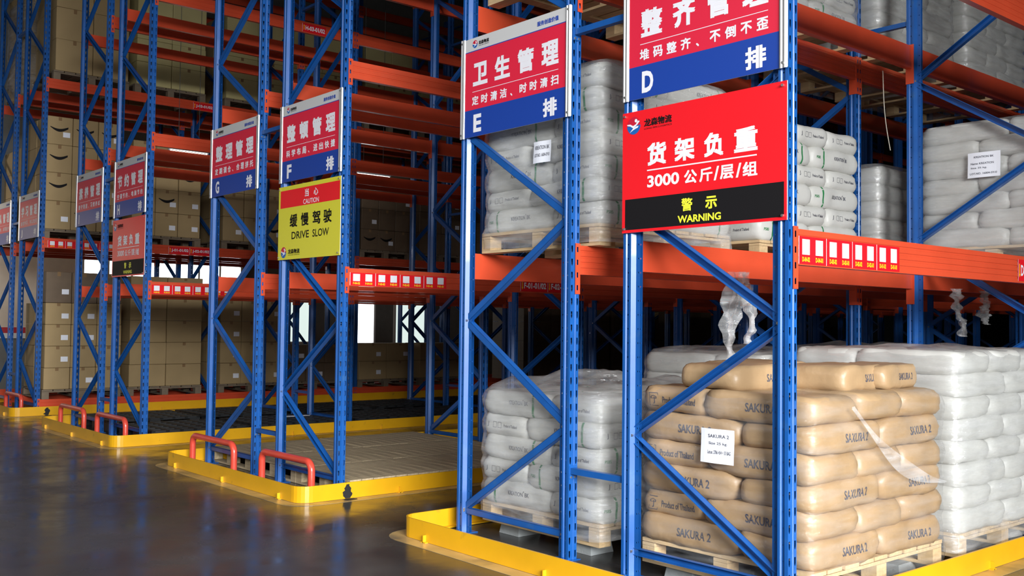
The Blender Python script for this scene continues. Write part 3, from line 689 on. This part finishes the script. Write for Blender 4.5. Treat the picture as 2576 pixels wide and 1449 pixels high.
def stack(kind, x0, y0, z0, SX, SY, n, lh, phrase, grp, seed, par=0, prints=True, nvis=None):
    rr = random.Random(seed); wl, ww = SX / 2, SX / 3; dl = SY * .6; dw = SY * .4
    cname = 'kraft paper' if kind == 'kraft' else 'white'
    for k in range(n):
        cz = z0 + (k + .5) * lh; top = k >= n - 1; lay = LAY[k] + ' layer' if not top else 'top layer'; hs = lh / BHT * 1.09
        front = [] ; rear = []
        if (k + par) % 2 == 0:
            front = [(x0 + wl * (i + .5), y0 + dw / 2, 0, wl, dw) for i in range(2)]; rear = [(x0 + ww * (i + .5), y0 + dw + dl / 2, 1, dl, ww) for i in range(3)]
        else:
            front = [(x0 + ww * (i + .5), y0 + dl / 2, 1, dl, ww) for i in range(3)]; rear = [(x0 + wl * (i + .5), y0 + dl + dw / 2, 0, wl, dw) for i in range(2)]
        fn_ = ['aisle near end', 'aisle far end'] if len(front) == 2 else ['aisle near end', 'aisle middle', 'aisle far end']
        rn_ = ['inner near end', 'inner far end'] if len(rear) == 2 else ['inner near end', 'inner middle', 'inner far end']
        for nm, (cx, cy, r, ll, w_) in list(zip(fn_, front)) + list(zip(rn_, rear)):
            if nm in ('inner middle', 'inner far end') and not top: continue
            bag(kind, cx, cy, cz, r * math.pi / 2 + (math.pi if (kind == 'kraft' and r == 0 and nm.startswith('inner')) else 0), ll / BL * 1.02, w_ / BWD * 1.025, hs, '%s bag, %s, %s of %s' % (cname, nm, lay, phrase), grp, rr, prints)

# ------------------------------------------------------------------ stretch film round a stack
def film(x0, y0, z0, SX, SY, H, lh, seed, lab, fm=FILM, topbulge=.05, skirt=.10, sag=0.0):
    nu, nv = 30, max(12, int(H / .035)); mb = MB(); e = .034
    per = []
    def sup(t):  # rounded rectangle perimeter point and normal, t in 0..1
        a = 2 * math.pi * t; c, s = math.cos(a), math.sin(a); p = 14.0; k = 1 / ((abs(c) ** p + abs(s) ** p) ** (1 / p)); return c * k, s * k
    N = nu * 4; cx, cy = x0 + SX / 2, y0 + SY / 2; rows = []
    for j in range(nv + 1):
        zz = z0 - skirt + (H + skirt) * j / nv; ring = []
        ph = ((zz - z0) / lh) % 1.0; ind = 0.012 * (abs(ph - .5) * 2) ** 3 if zz > z0 else -.004
        tt = max(0, (j / nv - .93) / .07); shrink = .05 * tt * tt
        for i in range(N):
            c, s = sup((i + .5) / N)
            nz = noise.noise(Vector((c * 2.2 + seed, s * 2.2, zz * 9))) * .009 + noise.noise(Vector((c * 7 + seed, s * 7, zz * 26))) * .006
            rx = SX / 2 + e - ind + nz - shrink; ry = SY / 2 + e - ind + nz - shrink
            ring.append((cx + c * rx, cy + s * ry, zz + (noise.noise(Vector((c * 1.5, s * 1.5, seed + 4))) * .02 if j in (0,) else 0)))
        rows.append(ring)
    vs = [v for r_ in rows for v in r_]; fs = []
    for j in range(nv):
        for i in range(N): fs.append((j * N + i, j * N + (i + 1) % N, (j + 1) * N + (i + 1) % N, (j + 1) * N + i))
    # crumpled top
    prev = list(range(nv * N, nv * N + N)); M = 7
    for m in range(1, M + 1):
        f = 1 - m / M; base = len(vs)
        if m < M:
            for i in range(N):
                px, py, _ = rows[nv][i]; x = cx + (px - cx) * f; y = cy + (py - cy) * f
                z = z0 + H + topbulge * (1 - f) ** .5 * (.4 + .8 * noise.noise(Vector((x * 3 + seed, y * 3, 0)))) + noise.noise(Vector((x * 11 + seed, y * 11, 3))) * .018
                vs.append((x, y, z))
            cur = list(range(base, base + N)); fs += [(prev[i], prev[(i + 1) % N], cur[(i + 1) % N], cur[i]) for i in range(N)]; prev = cur
        else:
            vs.append((cx, cy, z0 + H + topbulge * .6)); fs += [(prev[i], prev[(i + 1) % N], base) for i in range(N)]
    mb.add(vs, fs); me = mb.mesh('stretch_wrap', fm, True); o = obj('stretch_wrap', me); tag(o, lab, 'plastic wrap', 'clear wraps round the pallets'); return o

Z1, Z1E, Z2 = 1.908, 1.905, 3.64
# --- row D floor
PB = .075
def plinths(x, y, sx, sy, lab):
    for i, xx in enumerate((x + .05, x + sx - .25)):
        for j, yy in enumerate((y + .12, y + sy - .32)):
            q = MB(); q.add([(0, 0, .001), (.2, 0, .001), (.2, .2, .001), (0, .2, .001), (.012, .012, PB), (.188, .012, PB), (.188, .188, PB), (.012, .188, PB)], [(0, 3, 2, 1), (4, 5, 6, 7), (0, 1, 5, 4), (1, 2, 6, 5), (2, 3, 7, 6), (3, 0, 4, 7)])
            tag(q.build('concrete_block', CONC, None, (xx, yy, 0)), 'grey concrete block, %s %s corner, under the %s' % (('aisle', 'inner')[j], ('near', 'far')[i], lab), 'block', 'concrete blocks under pallets')
pallet(.13, -.045, PB, 1.32, 1.10, WOODN, 'pale wooden pallet under the brown bags beside the D post')
plinths(.13, -.045, 1.32, 1.10, 'brown bag pallet')
stack('kraft', .12, -.055, PB + PH, 1.33, 1.12, 6, .143, 'brown stack', 'brown bags stacked on the floor pallet', 11)
z7 = PB + PH + 6 * .143 + .071; r7 = random.Random(5)
bag('kraft', .47, .62, z7, 0, .98, .92, 1.02, 'loose kraft bag on top of the brown stack behind the sign post brace', 'brown bags stacked on the floor pallet', r7)
bag('kraft', .90, .28, z7, .05, .8, .85, 1.02, 'creased kraft bag on top of the brown stack beside the blue post', 'brown bags stacked on the floor pallet', r7)
bag('kraft', .92, .86, z7, 0.02, .95, .9, 1.0, 'loose kraft bag at the back on top of the brown stack', 'brown bags stacked on the floor pallet', r7)
bag('kraft', 1.20, .24, z7 + .005, .1, .74, .8, .95, 'small kraft bag at the far end on top of the brown stack', 'brown bags stacked on the floor pallet', r7)
film(.12, -.055, PB + PH, 1.33, 1.12, .86, .143, 3, 'thin clear stretch film round the brown bags', FILMK, .02)
pallet(1.66, -.045, PB, 1.24, 1.10, WOODN, 'pale wooden pallet under the sunlit white bags beyond the brown stack')
plinths(1.66, -.045, 1.24, 1.10, 'white bag pallet')
stack('white', 1.63, -.055, PB + PH, 1.33, 1.12, 8, .134, 'sunlit white stack', 'white bags beyond the brown stack', 12, prints=False)
film(1.63, -.055, PB + PH, 1.33, 1.12, 8 * .134, .134, 8, 'clear film round the sunlit white bags beyond the brown stack', FILM, .05)
# --- row E floor
pallet(.16, 1.43, PB, 1.28, 1.12, WOODN, 'wooden pallet under the white bags below the E sign')
plinths(.16, 1.43, 1.28, 1.12, 'white bag pallet below the E sign')
stack('white', .15, 1.42, PB + PH, 1.30, 1.13, 5, .150, 'low white stack under the E sign', 'white bags on the floor under the E sign', 13)
film(.15, 1.42, PB + PH, 1.30, 1.13, .79, .150, 21, 'loose crumpled film over the low white stack under the E sign', FILM, .16)
pallet(1.80, 1.43, PB, 1.28, 1.12, WOODN, 'wooden pallet hidden behind the brown bag stack')
stack('white', 1.80, 1.43, PB + PH, 1.30, 1.12, 7, .142, 'stack behind the brown bags', 'white bags behind the brown stack', 14, prints=False)
film(1.80, 1.43, PB + PH, 1.30, 1.12, 1.02, .142, 22, 'wrinkled film over the stack behind the brown bags', FILM, .08)
pallet(3.42, 1.43, PB, 1.28, 1.12, WOODN, 'wooden pallet in the second bay behind the white stack')
stack('white', 3.42, 1.43, PB + PH, 1.30, 1.12, 7, .142, 'second bay floor stack of row E', 'white bags deep in row E', 15, prints=False)
film(3.42, 1.43, PB + PH, 1.30, 1.12, 1.03, .142, 23, 'glossy film over the second bay floor stack of row E', FILM, .08)
# --- row E level one
pallet(.14, 1.43, Z1E, 1.28, 1.14, WOODN, 'pale pallet on the first beam level behind the E sign brace')
stack('white', .15, 1.43, Z1E + PH, 1.28, 1.12, 7, .142, 'wrapped upper stack beside the E sign', 'white bags on the upper level beside the E sign', 16)
film(.15, 1.43, Z1E + PH, 1.28, 1.12, 1.02, .142, 31, 'clear film round the upper white stack beside the E sign', FILM, .10, .12)
pallet(1.76, 1.43, Z1E, 1.28, 1.12, WOODN, 'pallet on the first beam level beside the red board')
stack('white', 1.75, 1.42, Z1E + PH, 1.31, 1.14, 6, .150, 'unwrapped stack beside the red board', 'unwrapped white bags beside the red board', 17)
pallet(3.40, 1.43, Z1E, 1.28, 1.12, WOODN, 'shaded pallet on the first level in the second bay of row E')
stack('white', 3.40, 1.43, Z1E + PH, 1.28, 1.12, 5, .142, 'shaded stack between two dark posts', 'shaded white bags in row E second bay', 18, prints=False)
film(3.40, 1.43, Z1E + PH, 1.28, 1.12, .74, .142, 33, 'dark glossy film on the shaded stack between two far posts', FILM, .06)
# --- row D level one second bay
pallet(3.38, -.045, Z1, 1.28, 1.12, WOODN, 'pallet on the first level of row D, second bay')
stack('white', 3.38, -.05, Z1 + PH, 1.30, 1.12, 7, .136, 'upper stack with big paper label', 'white bags on the upper level with big label', 19, prints=False)
film(3.38, -.05, Z1 + PH, 1.30, 1.12, .96, .136, 34, 'clear film round the upper stack with the big paper label', FILM, .05)
# --- row E level two
for q, (xx, nm) in enumerate(((.15, 'above the E sign'), (1.75, 'before the tall dark post'), (3.38, 'past the tall dark post'), (4.95, 'at second bay end'))):
    pallet(xx, 1.43, Z2, 1.28, 1.12, WOODN, 'pallet on the second beam level %s' % nm)
    if q == 0: continue
    stack('white', xx, 1.42, Z2 + PH, 1.30, 1.13, 6, .142, 'top stack %s' % nm, 'white bags on the top level', 40 + q, prints=(q == 1))
    film(xx, 1.42, Z2 + PH, 1.30, 1.13, .88, .142, 41 + q, 'clear film round the top level stack %s' % nm, FILM, .06)
stack('white', .15, 1.42, Z2 + PH, 1.30, 1.13, 2, .142, 'top level stack above the E sign', 'white bags on the top level', 40, prints=False)

# paper labels
def paper(xp, y0, y1, z0, z1, lines, lab):
    nu, nv = 8, 6; mb = MB(); vs = []
    def fn(u, v, l=0):
        return (xp - .0008 * l - .004 - .005 * math.sin(u * 5) - .003 * math.cos(v * 4), y1 - (y1 - y0) * u, z0 + (z1 - z0) * v)
    for j in range(nv + 1):
        for i in range(nu + 1): vs.append(fn(i / nu, j / nv))
    mb.add(vs, [(j * (nu + 1) + i, j * (nu + 1) + i + 1, (j + 1) * (nu + 1) + i + 1, (j + 1) * (nu + 1) + i) for j in range(nv) for i in range(nu)])
    o = tag(mb.build('paper_label', PAPER, None), lab, 'label'); P = Print(fn)
    for (t, u0, u1, v0, v1) in lines: P.text(t, u0, u1, v0, v1, BAGINK, .015, 1.5)
    P.build(o, 'lettering')
paper(.068, .372, .585, .700, .880, [('SAKURA 2', .24, .84, .74, .84), ('Size 25 kg.', .26, .80, .52, .62), ('Lot.no. 27061434 = 35 BAG', .24, .90, .27, .38)], 'white paper label with three printed lines on the brown stack')
paper(.098, 1.83, 1.99, 2.46, 2.60, [('KREATION BK', .12, .9, .62, .80), ('LOT.NO. 16004-5910', .1, .92, .28, .44)], 'small white paper label on the wrapped stack beside E sign')
paper(3.322, .42, .66, 2.56, 2.75, [('KREATION BK', .2, .8, .78, .86), ('Name: KREATION', .1, .8, .52, .60), ('Size 25 kg.', .1, .6, .34, .42), ('LOT.NO. 16004-5910', .08, .9, .12, .2)], 'big white paper label on the upper wrapped stack above D beam')

# hanging film tatters and strap
def tatter(x, y, ztop, zbot, w, seed, lab, lean=0.0, axis='x'):
    mb = MB(); nv, nu = 26, 8; vs = []
    for j in range(nv + 1):
        t = j / nv; z = ztop + (zbot - ztop) * t; ww = w * (.55 + .5 * math.sin(t * 2.6 + seed) ** 2) * (1 - .5 * t)
        for i in range(nu + 1):
            u = (i / nu - .5) * ww + lean * t + .03 * math.sin(t * 7 + seed); k = noise.noise(Vector((u * 18, t * 9, seed))) * .05 + .02 * math.sin(i * 2.2 + seed)
            vs.append((x + u, y + k, z) if axis == 'x' else (x + k, y + u, z))
    mb.add(vs, [(j * (nu + 1) + i, j * (nu + 1) + i + 1, (j + 1) * (nu + 1) + i + 1, (j + 1) * (nu + 1) + i) for j in range(nv) for i in range(nu)])
    tag(mb.build('film_tatter', FILMT, None, smooth=True), lab, 'plastic wrap', 'film tatters hanging under the beams')
tatter(.52, .70, 1.735, 1.12, .19, 1, 'long clear film tatter hanging over the brown stack', -.06)
tatter(.64, .72, 1.74, 1.32, .13, 4, 'shorter film tatter beside the long one over brown stack', .04)
tatter(3.62, .9, 1.74, 1.36, .13, 2, 'twisted film tatter hanging past the tall dark post', .12)
tatter(4.1, .9, 1.735, 1.46, .14, 6, 'short film tatter hanging beyond the twisted one', .05)
fs_ = MB(); vs_ = []
for k in range(25):
    t = k / 24; x = .40 + .98 * t; z = 1.02 - .46 * t - .10 * math.sin(t * 3.1); wd = .012 + .075 * math.sin(t * 3.1) ** 2
    for q in range(5): vs_.append((x + .02 * (q / 4 - .5), -.108 - .006 * math.sin(q * 2.1 + t * 9), z + wd * (q / 4 - .5)))
fs_.add(vs_, [(k * 5 + q, k * 5 + q + 1, (k + 1) * 5 + q + 1, (k + 1) * 5 + q) for k in range(24) for q in range(4)]); tag(fs_.build('film_fold', FILMT, None, smooth=True), 'twisted fold of clear film running diagonally across the brown stack', 'plastic wrap')
sm = MB(); pts_ = [(3.05 + .1 * t + .015 * math.sin(t * 5), 1.2 + .02 * math.sin(t * 4), 3.44 - .62 * t) for t in [k / 14 for k in range(15)]]
sm.add([(x + dx, y, z) for x, y, z in pts_ for dx in (-.007, .007)], [(2 * k, 2 * k + 1, 2 * k + 3, 2 * k + 2) for k in range(14)]); tag(sm.build('loose_strap', STRAP), 'loose cream strap dangling below the second beam level', 'strap')

# ------------------------------------------------------------------ empty floor pallets in rows F, G and black plastic pallets in H, I
for j, (yy, nm) in enumerate(((4.19, 'aisle side'), (5.095, 'middle'), (6.0, 'far side'))):
    for i, xx in enumerate((.10, 1.36)): pallet(xx, yy, .002, 1.24, .89, WOODO, 'empty weathered flat pallet on the floor, %s row, %s the yellow board post' % (nm, ('beside', 'further from')[i]), 11, 'empty weathered pallets on the floor')
_pp = None
def plastic_pallet(x, y, lab):
    global _pp
    t = thing('plastic_pallet', lab, 'pallet', (x, y, .002), 'black plastic pallets on the floor')
    if _pp is None:
        d = MB()
        for i in range(8): d.box(i * .165, i * .165 + .045, 0, 1.05, .125, .148)
        for j in range(7): d.box(0, 1.20, j * .167, j * .167 + .045, .118, .147)
        f = MB(); f.box(0, .14, 0, .14, 0, .12); r = MB(); r.box(0, 1.2, 0, .12, 0, .015)
        _pp = (d.mesh('deck_grid', BLACKP), f.mesh('foot', BLACKP), r.mesh('runner', BLACKP))
    obj('deck_grid', _pp[0], t)
    for yy in (0, .455, .91):
        obj('runner', _pp[2], t, (0, yy, 0))
        for xx in (0, .53, 1.06): obj('foot', _pp[1], t, (xx, yy, .001))
for row in 'HI':
    for b in range(3):
        for i in range(2): plastic_pallet(.12 + b * 2.69 + i * 1.28, Yp[row + '0'], 'black plastic pallet lying in row %s, %s from the end post' % (row, ORD[b * 2 + i]))
q = MB(); q.box(0, .42, 0, .10, 0, .004); tag(q.build('paper_scrap', PAPER, None, (2.1, 9.2, .152)), 'pale cardboard strip lying on a black pallet', 'scrap')

# ------------------------------------------------------------------ cartons
_cm = {}
def carton(x, y, z, w, dp, h, mt, lab, grp, label=True, smile=False):
    k = (w, dp, h, mt.name)
    if k not in _cm:
        bm = bmesh.new(); bmesh.ops.create_cube(bm, size=1); bmesh.ops.scale(bm, vec=(w, dp, h), verts=bm.verts); bmesh.ops.translate(bm, vec=(w / 2, dp / 2, h / 2), verts=bm.verts)
        bmesh.ops.bevel(bm, geom=bm.edges[:], offset=.006, segments=1, affect='EDGES'); me = bpy.data.meshes.new('carton'); bm.to_mesh(me); bm.free(); me.materials.append(mt)
        t = MB(); t.box(w * .5 - .024, w * .5 + .024, -.0012, .0, h * .86, h); 
        l = MB(); l.box(w * .62, w * .62 + .10, -.0014, 0, h * .28, h * .28 + .075)
        s = MB(); n = 12
        vs = []
        for i in range(n + 1):
            u = i / n; xx = w * (.12 + .7 * u); zc = h * .62 - .045 * math.sin(u * math.pi) ; th = .006 + .012 * math.sin(u * math.pi) + .008 * u
            vs += [(xx, -.0016, zc - th), (xx, -.0016, zc + th)]
        s.add(vs, [(2 * i, 2 * i + 2, 2 * i + 3, 2 * i + 1) for i in range(n)])
        _cm[k] = (me, t.mesh('tape', TAPE), l.mesh('label', PAPER), s.mesh('curved_mark', INK))
    me, t, l, s = _cm[k]; o = obj('carton', me, None, (x, y, z), (0, 0, RND.uniform(-.012, .012))); tag(o, lab, 'carton', grp)
    obj('tape', t, o)
    if label: obj('shipping_label', l, o)
    if smile: obj('curved_mark', s, o)
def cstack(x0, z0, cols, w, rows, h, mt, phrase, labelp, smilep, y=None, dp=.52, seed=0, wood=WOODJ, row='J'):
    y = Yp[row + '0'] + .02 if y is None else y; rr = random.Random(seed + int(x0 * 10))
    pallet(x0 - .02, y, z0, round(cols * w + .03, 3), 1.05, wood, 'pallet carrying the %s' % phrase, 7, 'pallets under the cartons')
    for c in range(cols):
        for r in range(rows):
            carton(x0 + c * w + .002, y + rr.uniform(-.012, .008), z0 + PH + r * h, w - .008, dp, h - .003, mt, 'carton, %s column %s row of %s' % (ORD[c], ('bottom', 'second', 'third', 'fourth', 'fifth')[r], phrase), 'cartons of the %s' % phrase, rr.random() < labelp, rr.random() < smilep)
    return z0 + PH + rows * h
JL = [.232, 2.605, 4.975]
cstack(.12, JL[0], 3, .37, 4, .32, CARTON, 'floor stack behind the row J post', .9, 0, seed=1)
# darker cartons on top
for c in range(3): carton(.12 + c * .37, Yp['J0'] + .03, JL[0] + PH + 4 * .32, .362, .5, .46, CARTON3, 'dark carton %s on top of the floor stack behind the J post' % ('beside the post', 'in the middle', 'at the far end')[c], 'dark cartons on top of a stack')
cstack(1.36, JL[0], 2, .58, 5, .345, CARTON, 'wide floor stack before the G post', .0, 0, seed=2)
cstack(2.84, JL[0], 3, .37, 4, .345, CARTON, 'labelled floor stack past the G post', .95, 0, seed=3)
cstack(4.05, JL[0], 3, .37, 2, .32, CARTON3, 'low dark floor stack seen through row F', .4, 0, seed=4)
cstack(5.5, JL[0], 2, .60, 2, .33, CARTON, 'low floor stack behind the F post', .6, 0, seed=5)
cstack(6.85, JL[0], 2, .60, 2, .33, CARTON, 'low wide floor stack deep in row J', .6, 0, seed=6)
cstack(.07, JL[1], 3, .37, 4, .42, CARTON, 'middle level stack behind the J sign', .5, .4, seed=7)
cstack(1.34, JL[1], 3, .37, 4, .37, CARTON, 'middle level stack behind the H sign', .6, .5, seed=8)
cstack(2.84, JL[1], 3, .37, 3, .40, CARTON, 'middle level stack past the G post', .5, .2, seed=9)
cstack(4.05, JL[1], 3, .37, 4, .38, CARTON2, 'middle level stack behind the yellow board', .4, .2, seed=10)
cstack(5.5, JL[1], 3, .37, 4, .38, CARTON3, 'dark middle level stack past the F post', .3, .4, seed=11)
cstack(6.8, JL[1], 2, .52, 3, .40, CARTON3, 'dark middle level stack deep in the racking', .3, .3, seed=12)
cstack(.16, JL[2], 2, .54, 4, .48, CARTON, 'upper level stack of plain big cartons', 0, 0, seed=13)
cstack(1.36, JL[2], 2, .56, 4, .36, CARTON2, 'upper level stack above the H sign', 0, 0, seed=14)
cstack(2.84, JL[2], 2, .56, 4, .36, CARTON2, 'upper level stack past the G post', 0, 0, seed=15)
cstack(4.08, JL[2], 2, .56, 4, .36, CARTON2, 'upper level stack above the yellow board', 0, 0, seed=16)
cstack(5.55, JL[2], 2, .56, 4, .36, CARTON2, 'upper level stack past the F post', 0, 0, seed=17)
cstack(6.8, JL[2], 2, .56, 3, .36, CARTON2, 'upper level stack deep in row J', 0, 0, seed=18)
film(.12, Yp['K0'] + .03, JL[2] + PH, 1.15, 1.02, 1.5, .3, 61, 'silvery film round the top goods at the far rack corner', FILM, .05)
# rear and deep goods nobody could count: joined
def bulk(name, items, mt, lab):
    mb = MB()
    for (x0, x1, y0, y1, z0, z1, w, h) in items:
        nx = max(1, round((x1 - x0) / w)); nz = max(1, round((z1 - z0) / h)); ny = max(1, round((y1 - y0) / .5)); g = .004
        for a in range(nx):
            for c in range(nz):
                for b in range(ny):
                    mb.box(x0 + (x1 - x0) * a / nx + g, x0 + (x1 - x0) * (a + 1) / nx - g, y0 + (y1 - y0) * b / ny + g, y0 + (y1 - y0) * (b + 1) / ny - g, z0 + (z1 - z0) * c / nz + .001, z0 + (z1 - z0) * (c + 1) / nz - g)
    o = mb.build(name, mt); tag(o, lab, 'cartons', None, 'stuff'); return o
yj = Yp['J0'] + .56
its = []
for (x0, n, w, z0, r, h) in ((.12, 3, .37, JL[0], 4, .32), (1.36, 2, .58, JL[0], 5, .345), (2.84, 3, .37, JL[0], 4, .345), (.07, 3, .37, JL[1], 4, .42), (1.34, 3, .37, JL[1], 4, .37), (2.84, 3, .37, JL[1], 3, .40), (4.05, 3, .37, JL[1], 4, .38), (.16, 2, .54, JL[2], 4, .48), (1.36, 2, .56, JL[2], 4, .36), (2.84, 2, .56, JL[2], 4, .36)):
    its.append((x0, x0 + n * w, yj, yj + .5, z0 + PH, z0 + PH + r * h, w, h))
bulk('rear_cartons', its, CARTON, 'rear half of the carton stacks in row J, behind the front cartons')
its = []; rr = random.Random(3)
for b in range(3, 8):
    for i in range(2):
        for l, z0 in enumerate(JL):
            if b == 3 and i == 0 and l == 0: continue
            x0 = b * 2.69 + .12 + i * 1.28; its.append((x0, x0 + 1.15, Yp['J0'] + .02, Yp['J0'] + 1.05, z0 + .02, z0 + .14 + rr.choice((1.1, 1.3, 1.5)), .4, .36))
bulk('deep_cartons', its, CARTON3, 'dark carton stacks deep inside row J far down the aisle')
its = []
for b in range(0, 8):
    for i in range(2):
        for l, z0 in enumerate(JL):
            if l == 0 and b in (0, 1, 2, 3): continue
            x0 = b * 2.69 + .12 + i * 1.28; its.append((x0, x0 + 1.15, Yp['K0'] + .02, Yp['K0'] + 1.05, z0 + .02, z0 + .14 + rr.choice((1.2, 1.4, 1.6)), .4, .36))
bulk('back_row_cartons', its, CARTON, 'carton stacks in the back row K behind row J')

# ------------------------------------------------------------------ tube lights over the far aisle
def tube_light(x, y, z, L, lab):
    t = thing('tube_light', lab, 'lamp', (x, y, z), 'fluorescent tubes')
    m = MB(); m.box(0, L, -.03, .03, .03, .07); m.build('batten', WHITEP, t)
    n = 10; vs = [(xx, .014 * math.cos(2 * math.pi * k / n), .014 * math.sin(2 * math.pi * k / n)) for xx in (.02, L - .02) for k in range(n)]
    m = MB(); m.add(vs, [(k, (k + 1) % n, n + (k + 1) % n, n + k) for k in range(n)]); m.build('tube', TUBE, t)
    for xx in (0, L - .02): m = MB(); m.box(xx, xx + .02, -.018, .018, -.018, .032); m.build('end_cap', WHITEP, t)
    for xx in (.15, L - .15): m = MB(); m.box(xx, xx + .006, -.003, .003, .07, 10.0 - z); m.build('hanger', STEELD, t)
tube_light(4.82, 11.9, 3.95, .70, 'lit fluorescent tube seen between beams past the F sign')
tube_light(1.55, 11.9, 3.96, .62, 'lit tube partly hidden by a beam past the H sign')
for o in bpy.data.objects:
    if 'label' in o.keys() and len(o['label'].replace('-', ' ').split()) > 16: print('LONG', o.name, o['label'])
print('objects', len(bpy.data.objects))
